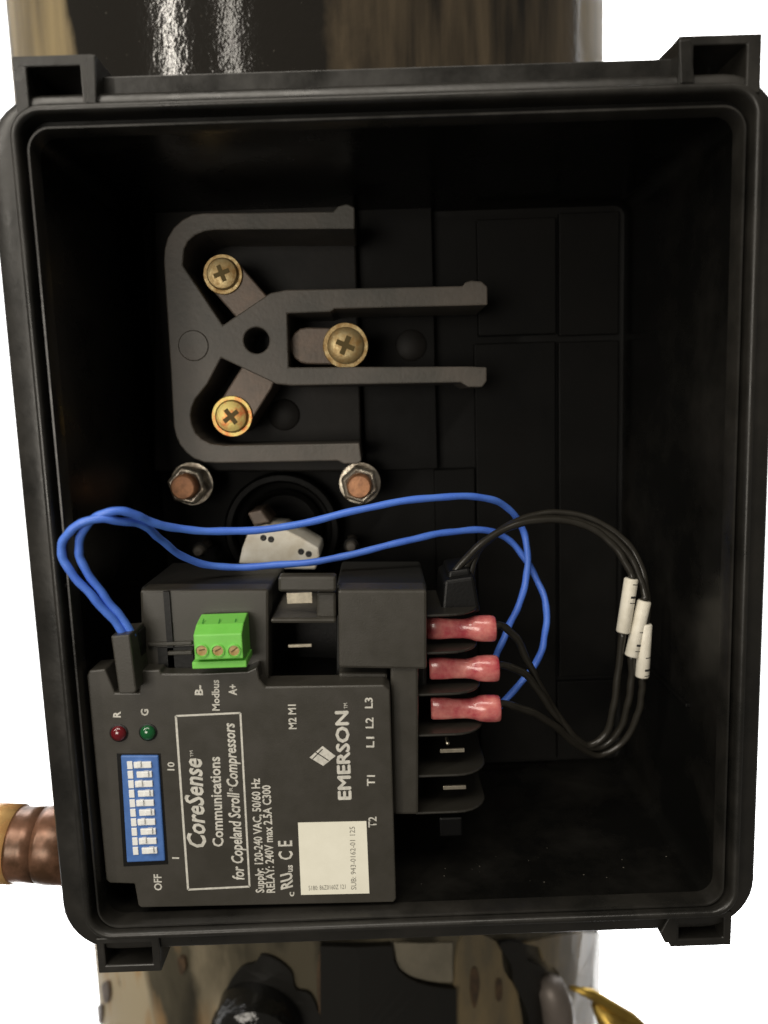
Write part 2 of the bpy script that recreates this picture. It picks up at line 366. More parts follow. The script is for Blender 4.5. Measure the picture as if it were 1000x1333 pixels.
# copper pipe at the left
cp = root('copper_pipe', (0, 0, 0), 'bright copper pipe stub with brown brazed collar entering from the left edge', 'pipe')
Yp = .055
a0 = at(-40, 1096, Yp); a1 = at(24, 1098, Yp); a2 = at(58, 1099, Yp); a3 = at(72, 1100, Yp)
k = .0002725
sweep([a0, at(-10, 1097, Yp), a1], 52 * k, 'pipe', 'copper', cp, 40)
a1e = at(28, 1098, Yp)
sweep([a1, a1e, at(40, 1098.5, Yp), a2], [50 * k, 49 * k, 49 * k, 50 * k], 'collar', 'collar', cp, 40)
sweep([a2, at(62, 1099, Yp), a3, at(110, 1100, Yp)], [50 * k, 51 * k, 51.5 * k, 51.5 * k], 'flange', 'collar', cp, 40)



# ------------------------------------------------------------------ the open terminal box
tb = root('terminal_box', (0, 0, 0), 'open deep black plastic terminal box with rounded rim and four corner latch sockets', 'electrical box')
HW, ZT, ZB = .1, .12045, -.12045
BX0, BX1, BZ0, BZ1 = -.0968, .0966, -.1182, .1158
def rloop(x0, x1, z0, z1, r, Y, n=9):
    out = []
    for cx, cz, a0 in ((x1 - r, z1 - r, 0), (x0 + r, z1 - r, 90), (x0 + r, z0 + r, 180), (x1 - r, z0 + r, 270)):
        for k in range(n + 1):
            a = R_(a0 + 90 * k / n); out.append((cx + r * math.cos(a), Y, cz + r * math.sin(a)))
    return out
def A(off, Y):
    w_ = max(0, min(1, (off - .0031) / .001))       # the flange is wider at the sides and foot than at the head
    return rloop(-HW - off - .0012 * w_, HW + off, ZB - off, ZT + off - .0030 * w_, max(.0075 + off, .002), Y)
def B(off, Y): return rloop(BX0 - off, BX1 + off, BZ0 - off, BZ1 + off, max(.0058 + off, .002), Y)
def loft(loops, name, m, parent, cap=None, smooth=True, ang=45):
    n = len(loops[0]); vs = [p for l in loops for p in l]; fs = []
    for i in range(len(loops) - 1):
        for k in range(n):
            k2 = (k + 1) % n; fs.append((i * n + k, i * n + k2, (i + 1) * n + k2, (i + 1) * n + k))
    if cap == 'end': fs.append(tuple((len(loops) - 1) * n + k for k in range(n)))
    me = bpy.data.meshes.new(name); me.from_pydata(vs, [], fs)
    bm = bmesh.new(); bm.from_mesh(me); bmesh.ops.recalc_face_normals(bm, faces=bm.faces); bm.to_mesh(me); bm.free()
    o = link(name, me, m, parent, smooth)
    if smooth: e = o.modifiers.new('edge', 'EDGE_SPLIT'); e.split_angle = R_(ang)
    return o
loft([A(-.001, .106), A(.0022, .05), A(.0030, .020), A(.0068, .0185), A(.0084, .0170), A(.0087, .0080), A(.0084, .0062), A(.0076, .0055), A(.0030, .0052)], 'outer_wall', 'box', tb)
loft([A(.0030, .0052), A(.0016, .0045), A(.0013, .0012), A(.0009, .0003), A(.0003, 0), A(-.0004, 0), A(-.0009, .0004), A(-.0012, .0014), A(-.0014, .0065)], 'rim', 'box', tb)
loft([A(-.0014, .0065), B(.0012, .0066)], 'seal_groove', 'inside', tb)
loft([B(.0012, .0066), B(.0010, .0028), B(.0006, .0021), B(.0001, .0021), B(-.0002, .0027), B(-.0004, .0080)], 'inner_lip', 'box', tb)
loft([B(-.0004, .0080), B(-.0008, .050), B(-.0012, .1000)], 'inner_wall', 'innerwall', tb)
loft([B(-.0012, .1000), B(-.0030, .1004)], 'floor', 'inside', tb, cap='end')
M['bandpl'] = M['box']
# stepped flange along the top (lighter moulded band between the sockets)
def bar(p, q, name, m='box', parent=tb, bv=.0004):
    return box(min(p[0], q[0]), max(p[0], q[0]), min(p[1], q[1]), max(p[1], q[1]), min(p[2], q[2]), max(p[2], q[2]), name, m, parent, bv)
tA = at(124, 104, .012); tB_ = at(890, 82, .012)
bar((tA.x, .010, ZT + .0062), (tB_.x, .022, at(500, 92, .012).z), 'top_flange')
# latch sockets: a dark well between two cheeks and an outer bar
def socket(x0, y0, x1, y1, ch, out_px, side, Y=.004):
    """x0..x1, y0..y1 = the dark opening in pixels, ch = cheek width in pixels, side = -1 above the rim, 1 below it"""
    s = root_part('latch_socket', tb)
    a = at(x0, (y0 + y1) / 2, Y); b = at(x1, (y0 + y1) / 2, Y); t = at((x0 + x1) / 2, y0, Y).z; u = at((x0 + x1) / 2, y1, Y).z
    kk = (CAM - a).length / F
    cw = ch * kk; ob = out_px * kk
    top, bot = (t + ob, u - .002) if side < 0 else (t + .002, u - ob)
    # one mesh: the frame with its well (outer ring, opening, dark back)
    me = bpy.data.meshes.new('latch_socket')
    bm = bmesh.new()
    def rect(xa, xb, za, zb, y): return [bm.verts.new(v) for v in ((xa, y, za), (xb, y, za), (xb, y, zb), (xa, y, zb))]
    o1 = rect(a.x - cw, b.x + cw, bot, top, .030); o2 = rect(a.x - cw, b.x + cw, bot, top, Y)
    i1 = rect(a.x, b.x, min(t, u), max(t, u), Y); i2 = rect(a.x + .0003, b.x - .0003, min(t, u) + .0003, max(t, u) - .0003, .027)
    for p, q in ((o1, o2), (o2, i1), (i1, i2)):
        for k in range(4): bm.faces.new((p[k], p[(k + 1) % 4], q[(k + 1) % 4], q[k]))
    bm.faces.new(i2); bmesh.ops.recalc_face_normals(bm, faces=bm.faces); bm.to_mesh(me); bm.free()
    f = link('socket_frame', me, 'box', tb); bevel(f, .0004)
    # the catch bar standing in the well
    lip = box(a.x + .001, b.x - .001, .020, .024, min(t, u) + .0002, min(t, u) + .0022, 'catch_bar', 'inside', f, .0003)
    return f
def root_part(*a): return None
socket(37, 86, 106, 140, 15, 11, -1, .0044)
socket(903, 58, 972, 112, 16, 10, -1, .0044)
socket(137, 1228, 198, 1256, 9, 9, 1, .0044)
socket(884, 1196, 942, 1222, 9, 9, 1, .0044)
# gusset fins beside the right and left upper sockets
prism([(848, 86), (884, 50), (888, 50), (888, 90)], .016, .020, 'gusset', 'box', tb, .0002)
prism([(112, 74), (124, 70), (126, 134), (112, 134)], .0040, .020, 'socket_post', 'box', tb, .0004)
prism([(884, 52), (900, 50), (905, 108), (886, 108)], .0040, .020, 'socket_post', 'box', tb, .0004)
prism([(872, 1192), (882, 1192), (882, 1228), (866, 1228), (860, 1214)], .0040, .020, 'socket_post', 'box', tb, .0004)
# little hinge ticks on the left inner wall
for y in (765, 838):
    p = at(84, y, .004); bar((p.x - .001, .003, p.z), (p.x + .0012, .03, p.z + .0014), 'wall_rib', 'inside')

# moulded floor of the box: raised panels with recesses between
def panel(x0, y0, x1, y1, Y, name='floor_panel', m='guardbase'):
    return rectp(x0, y0, x1, y1, Y, .1003, name, m, tb, .0004)
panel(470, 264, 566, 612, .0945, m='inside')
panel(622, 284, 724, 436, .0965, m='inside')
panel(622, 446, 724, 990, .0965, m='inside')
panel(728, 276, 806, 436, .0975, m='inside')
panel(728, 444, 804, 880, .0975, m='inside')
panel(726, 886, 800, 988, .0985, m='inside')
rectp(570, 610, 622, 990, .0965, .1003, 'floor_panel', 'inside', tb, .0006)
# knock-out boss on the right inner wall
xw = BX1 + .0002
p = at(905, 915, .03)
bar((xw - .0022, .028, p.z - .0008), (xw + .001, .075, p.z + .0006), 'wall_rib', 'inside')
# pass-through collar and its dark throat under the guard
cc = at(368, 690, .092)
lathe([(.0235, .001), (.0235, -.006), (.0225, -.0075), (.0205, -.0075), (.0195, -.006), (.0195, -.001), (.0165, .0), (.0165, -.004), (.0155, -.005), (.0145, -.004), (.0135, .002), (.0001, .004)],
      'cable_collar', 'inside', tb, (cc.x, .097, cc.z), seg=48, closed=False)

# ------------------------------------------------------------------ power terminal block
pb = root('terminal_block', (0, 0, 0), 'brown grey moulded terminal guard shaped like an E with three brass screws', 'terminal block')
YG, YF = .060, .094
prism([(200, 258), (462, 258), (472, 614), (200, 614)], .0885, .1002, 'base', 'guardbase', pb, .0008)
# guard outline as the photograph shows it: one continuous moulding, holes between its walls
outer = [(462, 270), (462, 298), (437, 298), (280, 299), (266, 301), (254, 306), (245, 314), (240, 324), (238, 345), (290, 423),   # inside of the upper pocket
         (352, 381), (372, 377), (603, 372), (606, 367), (614, 365), (627, 366), (635, 373), (635, 397), (604, 398), (436, 402), (430, 406),
         (374, 408), (376, 478), (612, 477), (634, 478), (634, 496), (628, 504), (610, 504), (600, 498), (380, 502), (360, 500), (288, 466), (270, 500), (254, 520), (250, 530), (248, 541), (250, 553), (255, 564), (263, 572), (275, 578),
         (292, 580), (468, 577), (471, 600), (466, 604), (448, 604), (440, 600), (282, 603), (266, 602), (252, 597), (242, 589), (234, 579), (229, 568), (226, 555), (222, 480), (213, 340), (214, 324), (218, 309), (226, 296), (237, 286), (250, 279), (264, 277), (434, 275), (440, 268), (452, 265)]
o = prism(outer, YG, .089, 'guard_wall', 'guard', pb)
hc = at(334, 443, YG)
cut = lathe([(.0045, -.01), (.0045, .040)], 'cutter', None, None, (hc.x, YG, hc.z), seg=32, smooth=False)
bo = o.modifiers.new('hole', 'BOOLEAN'); bo.object = cut; bo.operation = 'DIFFERENCE'; bo.solver = 'EXACT'
bpy.context.view_layer.update()
me = bpy.data.meshes.new_from_object(o.evaluated_get(bpy.context.evaluated_depsgraph_get()))
o.modifiers.clear(); o.data = me; bevel(o, .0005); bpy.data.objects.remove(cut)
if not me.materials: me.materials.append(M['guard'])
# floor of the round hole in the guard's centre and the faint moulding marks
lathe([(.0044, .0270), (.0001, .0271)], 'centre_hole', 'modblack', pb, (hc.x, YG, hc.z), seg=28, closed=False)
for (x, y, r) in ((252, 450, .0054),):
    p = at(x, y, YG); lathe([(r, .0003), (r, -.0001), (r * .93, -.0004), (.0001, -.0002)], 'mould_mark', 'guard', pb, (p.x, YG, p.z), seg=30)
for (x, y) in ((536, 448), (370, 540)):
    p = at(x, y, .0885); lathe([(.0062, .001), (.0062, -.0004), (.0055, -.0009), (.0001, -.0009)], 'mould_mark', 'guardbase', pb, (p.x, .0885 if x < 470 else .0945, p.z), seg=30)
# terminal tabs and screws
def capsule(p, q, wpx, Y, Y1, name):
    a = at(*p, Y); b = at(*q, Y); d = (b - a).normalized(); s = Vector((0, 1, 0)).cross(d); r = wpx / 2 * (CAM - a).length / F
    pts = []
    for k in range(9): t = math.pi * k / 8; pts.append(a + (s * math.cos(t) - d * math.sin(t)) * r)
    for k in range(9): t = math.pi * k / 8; pts.append(b + (-s * math.cos(t) + d * math.sin(t)) * r)
    return prism_pts(pts, Y1, name, 'tab', pb, .0006)
def screw(x, y, rpx, Y, rot, parent, m='brass'):
    c = at(x, y, Y); r = rpx * (CAM - c).length / F
    s = lathe([(.0001, -.0022), (r * .45, -.0021), (r * .72, -.0016), (r * .80, -.0008), (r * .80, 0.0), (r * .97, .0), (r, .0004), (r, .0012), (r * .5, .0014), (r * .5, .006)],
              'screw', m, parent, c, seg=36)
    for ang in (rot, rot + 90):
        a = R_(ang); dx, dz = math.cos(a), math.sin(a); L_, w_ = r * .42, r * .11
        q = [(dx * L_ * i - dz * w_ * j, dz * L_ * i + dx * w_ * j) for i, j in ((-1, -1), (1, -1), (1, 1), (-1, 1))]
        me = bpy.data.meshes.new('slot'); vs = [(u, -.0023 - .00002 * (ang != rot), v) for u, v in q] + [(u, -.0015, v) for u, v in q]
        me.from_pydata(vs, [], [(0, 1, 2, 3), (4, 7, 6, 5), (0, 4, 5, 1), (1, 5, 6, 2), (2, 6, 7, 3), (3, 7, 4, 0)])
        link('slot', me, 'screwrecess', s)
    return s
capsule((290, 356), (330, 402), 46, .0665, .088, 'terminal_tab'); capsule((446, 451), (400, 450), 46, .0665, .088, 'terminal_tab'); capsule((303, 541), (334, 492), 46, .0665, .088, 'terminal_tab')
screw(290, 357, 24, .0655, 20, pb); screw(450, 450, 29, .0655, 65, pb); screw(302, 542, 26, .0655, 35, pb, 'brassorange')['label'] = 'brass screw with orange tarnish'

# ------------------------------------------------------------------ nuts on studs
def nut(px, py, label, dx=0, dz=0):
    n = root('stud_nut', (0, 0, 0), label, 'nut', 'zinc nuts on copper coloured studs')
    c = at(px, py, .072); k = (CAM - c).length / F
    r = 27 * k
    lathe([(r * 1.02, .0112), (r * 1.02, .0090), (r * .5, .0088)], 'washer', 'zinc', n, c, seg=36)
    h = lathe([(r * .60, .0012), (r * .80, .0006), (r * .95, .0018), (r * .95, .0086), (r * .6, .0088)], 'hex_nut', 'zinc', n, c, seg=6, smooth=False)
    h.rotation_euler = (0, R_(12 + px % 20), 0); bevel(h, .0005)
    prof = [(.0001, -.0052), (r * .50, -.0050), (r * .56, -.0044)]
    d = -.004
    while d < .009: prof += [(r * .58, d), (r * .53, d + .0005)]; d += .001
    lathe(prof, 'stud', 'copperstud', n, c, seg=28)
nut(242, 633, 'zinc hexagon nut on a rusty stud, left of the white clip')
nut(468, 632, 'zinc hexagon nut on a rusty stud just under the lower arm of the brown guard')

# two small posts beside the collar
for x, y, lab in ((258, 718, 'small grey dusty pin on the box floor, left of the white clip'), (457, 712, 'small grey dusty pin on the box floor, right of the white clip')):
    n = root('floor_pin', (0, 0, 0), lab, 'pin', 'small pins beside the white clip'); c = at(x, y, .080)
    lathe([(.0001, -.0008), (.0016, -.0006), (.0021, .0002), (.0021, .017)], 'pin', 'guard', n, c, seg=20)
    lathe([(.0030, .003), (.0030, .0045), (.001, .0046)], 'pin_collar', 'guardbase', n, c, seg=20)

# white clip under the blue wires
wc = root('white_clip', (0, 0, 0), 'cream white plastic clip in the round collar beneath the blue wires', 'clip')
prism([(324, 690), (345, 685), (366, 687), (392, 700), (415, 714), (416, 724), (411, 742), (309, 742), (315, 714)], .066, .090, 'clip_body', 'offwhite', wc, .0009, 3)
prism([(322, 668), (340, 664), (352, 680), (330, 684)], .070, .090, 'clip_ear', 'tab', wc, .0006)
for x, y in ((343, 700), (353, 702), (392, 718), (402, 721)):
    p = at(x, y, .066); lathe([(.0012, -.0001), (.0008, -.0004), (.0001, -.0002)], 'clip_hole', 'ink', wc, p, seg=14)

# ------------------------------------------------------------------ the communications module
md = root('control_module', (0, 0, 0), 'charcoal communications module with white lettering, blue switch bank and green plug', 'control module')
YM = .0060
cover = [(116, 873), (137, 871), (138, 873), (150, 902), (181, 902), (183, 873), (208, 872), (211, 877), (248, 877), (322, 874), (335, 868), (338, 884), (346, 894), (500, 892), (508, 899), (516, 1170), (513, 1175),
         (184, 1182), (180, 1179), (175, 1151), (143, 1150), (138, 1146), (113, 880)]
# the cover with real openings for the switch bank
cv = prism(cover, YM, .016, 'cover', 'module', md, .0010, 3)
# lower body behind the cover
prism([(122, 885), (505, 898), (512, 1168), (186, 1176), (178, 1146), (146, 1144)], .016, .060, 'lower_housing', 'modblack', md)
# upper blocks (tops slope away to the deeper rear body)
def block(px, Y0, Y1, name='upper_housing', m='module', bv=.0009): return prism(px, Y0, Y1, name, m, md, bv)
block([(182, 768), (350, 768), (350, 890), (186, 890)], .0120, .021)
block([(183, 764), (352, 764), (352, 900), (186, 900)], .0215, .06, 'rear_housing', 'rear')
block([(438, 762), (556, 762), (556, 900), (438, 900)], .0215, .06, 'rear_housing', 'rear')
block([(440, 768), (556, 768), (556, 872), (441, 870)], .0105, .021)
block([(441, 876), (505, 877), (505, 898), (441, 898)], .0135, .05)
block([(507, 806), (545, 806), (545, 1061), (512, 1061)], .0115, .05, 'side_housing')
block([(362, 750), (438, 750), (438, 771), (362, 771)], .0125, .018, 'port_frame')
block([(412, 771), (438, 771), (438, 806), (412, 806)], .0150, .020, 'port_frame')
block([(352, 805), (438, 805), (438, 812), (352, 812)], .0125, .05, 'port_bar')
rectp(340, 765, 450, 900, .045, .048, 'port_back', 'modblack', md)
rectp(192, 836, 250, 841, .0110, .02, 'slot_rib', 'module', md, .0003); rectp(218, 848, 250, 853, .0100, .02, 'slot_rib', 'module', md, .0003)
rectp(206, 843, 252, 873, .0112, .0125, 'slot_well', 'modblack', md)
rectp(216, 770, 224, 872, .0112, .0125, 'groove_strip', 'modblack', md)
# spades in the ports
def blade(x0, y0, x1, y1, Y0, Y1, par=md):
    return rectp(x0, y0, x1, y1, Y0, Y1, 'spade_blade', 'blade', par, .0002)
blade(373, 771, 407, 786, .0165, .0172); blade(375, 839, 406, 843, .0140, .0150)
# right-hand fins: shelves running back into the box, rounded at their outer front corner
def fin(y, x1=626, Yf=.0135, wide=1.0):
    z = at(560, y, Yf).z; xa = at(541, y, Yf).x; xb = at(x1, y, .03).x
    Yb = .045; r = .010; pts = [(xa, Yf)]
    for k in range(7):
        a = R_(90 * k / 6); pts.append((xb - r + r * math.sin(a), Yf + r - r * math.cos(a)))
    pts += [(xb, Yb), (xa, Yb)]
    n = len(pts); th = .0009 * wide
    vs = [(x, yy, z) for x, yy in pts] + [(x, yy, z - th) for x, yy in pts]
    me = bpy.data.meshes.new('fin'); me.from_pydata(vs, [], [tuple(range(n)), tuple(range(2 * n - 1, n - 1, -1))] + [((i + 1) % n, i, n + i, n + (i + 1) % n) for i in range(n)])
    bm = bmesh.new(); bm.from_mesh(me); bmesh.ops.recalc_face_normals(bm, faces=bm.faces); bm.to_mesh(me); bm.free()
    bevel(link('fin', me, 'fin', md), .00042)
for y, xx in ((800, 618), (849, 618), (903, 622), (956, 625), (1009, 628), (1057, 628)): fin(y, xx)
rectp(545, 800, 556, 1060, .040, .046, 'fin_back', 'modblack', md)
prism([(548, 812), (608, 812), (608, 1050), (548, 1050)], .044, .050, 'fin_back', 'modblack', md)
blade(573, 975, 605, 980, .0185, .0195); blade(577, 1023, 607, 1028, .0185, .0195)
pq = at(583, 968, .022); lathe([(.0001, -.0003), (.0006, 0), (.0006, .004)], 'rivet', 'blade', md, pq, seg=12)
rectp(572, 1064, 603, 1090, .035, .045, 'mounting_tab', 'modblack', md, .0008)

# LEDs
for x, y, m, lab in ((155, 954, 'red', 'red indicator lens'), (193, 953, 'greenled', 'green indicator lens')):
    p = at(x, y, YM); r = 10.5 * (CAM - p).length / F
    o = lathe([(r * 1.05, .0003), (r * 1.05, -.0002), (r * .9, -.0003)], 'bezel', 'modblack', md, p, seg=28)
    l = lathe([(r * .9, .0001)] + [(r * .88 * math.cos(R_(t)), -.0003 - r * .6 * math.sin(R_(t))) for t in range(0, 90, 12)] + [(.00003, -.0003 - r * .6)], 'indicator_lens', m, md, p, seg=28)
    l['label'] = lab
# DIP switch bank
Yd = .0052
wellp = [(152, 981), (209, 981), (219, 1125), (161, 1128)]
prism(wellp, YM - .00012, YM + .004, 'switch_well', 'modblack', md)
sb = prism([(157, 984), (206, 984), (215, 1121), (165, 1123)], Yd, YM + .003, 'switch_bank', 'dipblue', md, .0004)
N_ = 10
for i in range(N_):
    t = (i + .5) / N_
    yy = 990 + t * 124; xl = 165 + t * 8.5
    on = i in (0, 2, 4, 6, 8)
    sl = rectp(xl + (11.5 if not on else 8.5), yy - 3.9, xl + 31.5, yy + 3.9, Yd - .0006, Yd + .0005, 'slider', 'white', sb, .00015)
    rectp(xl, yy - 4.8, xl + 7, yy + 5.2, Yd - .0003, Yd + .0005, 'slider_track', 'white', sb, .0001)
    rectp(xl + (12 if on else 20), yy - 3.6, xl + (18 if on else 27), yy + 3.6, Yd - .0012, Yd, 'slider_knob', 'white', sb, .0002)

# printing on the cover
Yt = YM - .00002
P = dict(parent=md)
text('CoreSense', (268, 1103), (262, 987), 22, Yt, shear=.25, bold=.022, **P)
text('TM', (252, 985), (251, 977), 4, Yt, **P)
text('Communications', (291, 1102), (286, 985), 13, Yt, bold=.022, **P)
text('for Copeland Scroll', (318, 1145), (311, 1031), 14, Yt, shear=.2, bold=.022, **P)
text('R', (303, 1030), (303, 1025), 4.5, Yt, **P)
text('Compressors', (310, 1024), (305, 941), 14, Yt, shear=.2, bold=.022, **P)
for a, b in (((229, 932), (313, 928)), ((313, 928), (325, 1154)), ((325, 1154), (245, 1158)), ((245, 1158), (229, 932))):
    strip(a, b, 2.4, Yt, 'printed_border', 'print', md)
text('Supply: 120-240 VAC, 50/60 Hz', (344, 1162), (338, 1013), 10, Yt, bold=.022, **P)
text('RELAY: 240V max 2.5A C300', (358, 1162), (352, 1022), 10, Yt, bold=.022, **P)
text('c', (383, 1167), (383, 1161), 8, Yt, bold=.02, **P)
text('RU', (381, 1158), (380, 1136), 14, Yt, shear=-.3, bold=.03, **P)
text('us', (381, 1135), (381, 1126), 8, Yt, bold=.02, **P)
text('C E', (381, 1119), (380, 1094), 17, Yt, bold=.015, **P)
text('M2 M1', (386, 949), (385, 917), 10, Yt, bold=.02, **P)
for q, (dx, dy) in enumerate(((-.9, 0), (.9, 0), (0, -.9), (0, .9))): text('EMERSON', (457 + dx, 1040 + dy), (453 + dx, 926 + dy), 16, Yt, bold=0, thick=.00002 + q * .00001, **P)
text('TM', (453, 922), (452, 915), 5, Yt, **P)
for s, x, y in (('L3', 485, 922), ('L2', 486, 948), ('L1', 487, 973), ('T1', 488, 1023), ('T2', 490, 1077)):
    text(s, (x, y), (x, y - 14), 10, Yt, bold=.02, **P)
text('B-', (264, 905), (264, 892), 10, Yt, bold=.03, **P)
text('Modbus', (286, 925), (285, 885), 9.5, Yt, bold=.02, **P)
text('A+', (308, 905), (308, 891), 10, Yt, bold=.03, **P)
text('R', (157, 934), (157, 926), 9, Yt, bold=.03, **P); text('G', (193, 932), (193, 923), 9, Yt, bold=.03, **P)
text('10', (227, 1003), (227, 992), 8.5, Yt, bold=.02, **P); text('1', (233, 1118), (233, 1116), 8, Yt, bold=.02, **P)
text('OFF', (211, 1159), (210, 1138), 9, Yt, bold=.02, **P)
# diamond mark made of small twisting segments
dm = [(403, 986), (420, 971), (437, 984), (421, 997)]
me = bpy.data.meshes.new('logo_diamond'); me.from_pydata([tuple(at(x, y, Yt) - Vector((0, .00003, 0))) for x, y in dm], [], [(0, 1, 2, 3)])
link('logo_diamond', me, 'print', md)
for a, b in (((411, 979), (428, 990)), ((407, 988), (420, 975))):
    strip(a, b, 1.3, Yt, 'logo_line', 'module', md, .00006)
# sticker (its square code left out) with its small grey numbers
st = prism([(388, 1071), (477, 1069), (481, 1163), (392, 1165)], YM - .00012, YM + .0001, 'sticker', 'sticker', md)
text('SUB: 943-0162-01 125', (464, 1158), (462, 1076), 6.5, YM - .00014, 'grey', md)
text('5180: 86Z0160Z 121', (402, 1159), (450, 1157), 6, YM - .00014, 'grey', md)

# green three-way plug
gpz = lambda y, Y: at(285, y, Y).z
Ygf = -.0005
gx0 = at(253, 845, Ygf).x; gx1 = at(316, 845, Ygf).x
prof = [(Ygf, gpz(858, Ygf)), (Ygf, gpz(826, Ygf)), (.0035, gpz(812, .0035)), (.0105, gpz(799, .0105)), (.0130, gpz(799, .0130)), (.0130, gpz(858, .0130))]
n = len(prof)
vs = [(gx0, y, z) for y, z in prof] + [(gx1, y, z) for y, z in prof]
me = bpy.data.meshes.new('green_plug'); me.from_pydata(vs, [], [tuple(range(n)), tuple(range(2 * n - 1, n - 1, -1))] + [((i + 1) % n, i, n + i, n + (i + 1) % n) for i in range(n)])
bm = bmesh.new(); bm.from_mesh(me); bmesh.ops.recalc_face_normals(bm, faces=bm.faces); bm.to_mesh(me); bm.free()
gpl = link('green_plug', me, 'green', md); bevel(gpl, .0003)
rectp(250, 861, 321, 870, .0010, .012, 'plug_base', 'green', gpl, .0003)
for i, x in enumerate((263, 284, 305)):
    p = at(x, 847, Ygf); k = (CAM - p).length / F
    lathe([(8.6 * k, .003), (8.6 * k, -.0004), (7.4 * k, -.0005), (7.2 * k, .0002)], 'screw_well', 'green', gpl, p, seg=24, closed=False)
    s = lathe([(.00005, -.0001), (6.5 * k, -.0001), (7.1 * k, .0004)], 'screw', 'brass', gpl, p, seg=20)
    strip((x - 4, 850 - 3 + i), (x + 4, 845 - i), 1.8, Ygf - .0001, 'slot', 'screwrecess', gpl, .00004)
    q = at(x + 2, 809, .0050)
    me = bpy.data.meshes.new('wire_slot'); d = Vector((0, .0011, 2.2 * k * .9)); sx_ = Vector((.00018, 0, 0)); up = Vector((0, -.0004, .0002))
    me.from_pydata([tuple(q - sx_ - d + up), tuple(q + sx_ - d + up), tuple(q + sx_ + d + up), tuple(q - sx_ + d + up)], [], [(0, 1, 2, 3)])
    link('wire_slot', me, 'greendark', gpl)

# ------------------------------------------------------------------ blue sensor lead: plug and two wires
bl = root('blue_lead', (0, 0, 0), 'pair of thin blue wires looping across the box from a black plug', 'cable')
prism([(144, 828), (169, 826), (178, 899), (175, 903), (155, 904)], -.0010, .012, 'plug', 'module', bl, .0005)
prism([(158, 822), (182, 822), (184, 870), (164, 870)], .0060, .012, 'plug_clip', 'modblack', bl, .0004)
def wire(pts, r, m, parent, name='wire', n=8):
    path = smooth_path([at(*p) for p in pts], n)
    for i, p in enumerate(path): path[i] = p + Vector((math.sin(i * .9 + r * 4e3) + math.sin(i * .37), 0, math.cos(i * .71) + math.sin(i * .23 + 2))) * .00009
    return sweep(path, [r * (1 + .035 * math.sin(i * 1.3) + .025 * math.sin(i * .47 + 1)) for i in range(len(path))], name, m, parent)
wire([(162, 832, .003), (152, 812, .002), (122, 778, -.001), (92, 745, -.003), (80, 715, -.004), (92, 690, -.005), (122, 676, -.005), (152, 678, -.002), (188, 684, .006), (212, 705, .016),
      (245, 728, .026), (290, 738, .034), (350, 736, .038), (420, 730, .040), (478, 717, .042), (540, 701, .045), (590, 692, .050), (640, 692, .056), (672, 712, .060), (696, 748, .058), (711, 790, .052), (709, 830, .048), (698, 862, .047), (672, 896, .046), (640, 930, .045)],
     .00120, 'blue', bl)
wire([(173, 830, .004), (160, 806, .003), (135, 775, .001), (110, 740, -.001), (103, 712, -.002), (112, 684, -.003), (140, 667, -.004), (170, 668, -.001), (200, 680, .005), (240, 689, .012), (300, 692, .018), (370, 686, .022), (440, 670, .026), (510, 655, .030), (580, 647, .036), (632, 648, .044), (664, 664, .052), (682, 694, .056), (687, 735, .053), (680, 775, .048), (664, 812, .045), (648, 850, .044), (636, 870, .044)],
     .00120, 'blue', bl)

# ------------------------------------------------------------------ black leads with pink terminals and white marker sleeves
def pink(xa, yc, Y, parent):
    """flag-free push-on terminal sleeve lying along X: flat mouth, waist, round barrel"""
    xb = xa + 90
    secs = [(0, 15.0, .5), (.03, 16.2, .6), (.18, 16.0, .62), (.36, 14.6, .66), (.52, 14.2, .75), (.62, 15.6, .88), (.70, 18.2, 1), (.80, 19.2, 1.0), (.92, 19.2, 1.0), (.98, 18.4, 1), (1.0, 16.5, 1)]
    vs, fs = [], []; seg = 24
    for t, hh, dd in secs:
        hh *= .88; dd *= .9
        c = at(xa + (xb - xa) * t, yc, Y); k = (CAM - c).length / F
        for j in range(seg):
            a = 2 * math.pi * j / seg; e = .75 if t < .6 else .95
            ca, sa = math.cos(a), math.sin(a)
            vs.append((c.x, Y + hh * k * dd * math.copysign(abs(ca) ** e, ca), c.z + hh * k * math.copysign(abs(sa) ** e, sa)))
    n = len(secs)
    for i in range(n - 1):
        for j in range(seg): fs.append((i * seg + j, i * seg + (j + 1) % seg, (i + 1) * seg + (j + 1) % seg, (i + 1) * seg + j))
    fs.append(tuple(range(seg))); fs.append(tuple((n - 1) * seg + j for j in range(seg - 1, -1, -1)))
    me = bpy.data.meshes.new('terminal_sleeve'); me.from_pydata(vs, [], fs)
    bm = bmesh.new(); bm.from_mesh(me); bmesh.ops.recalc_face_normals(bm, faces=bm.faces); bm.to_mesh(me); bm.free()
    return link('terminal_sleeve', me, 'pink', parent, True)
YP = .0215
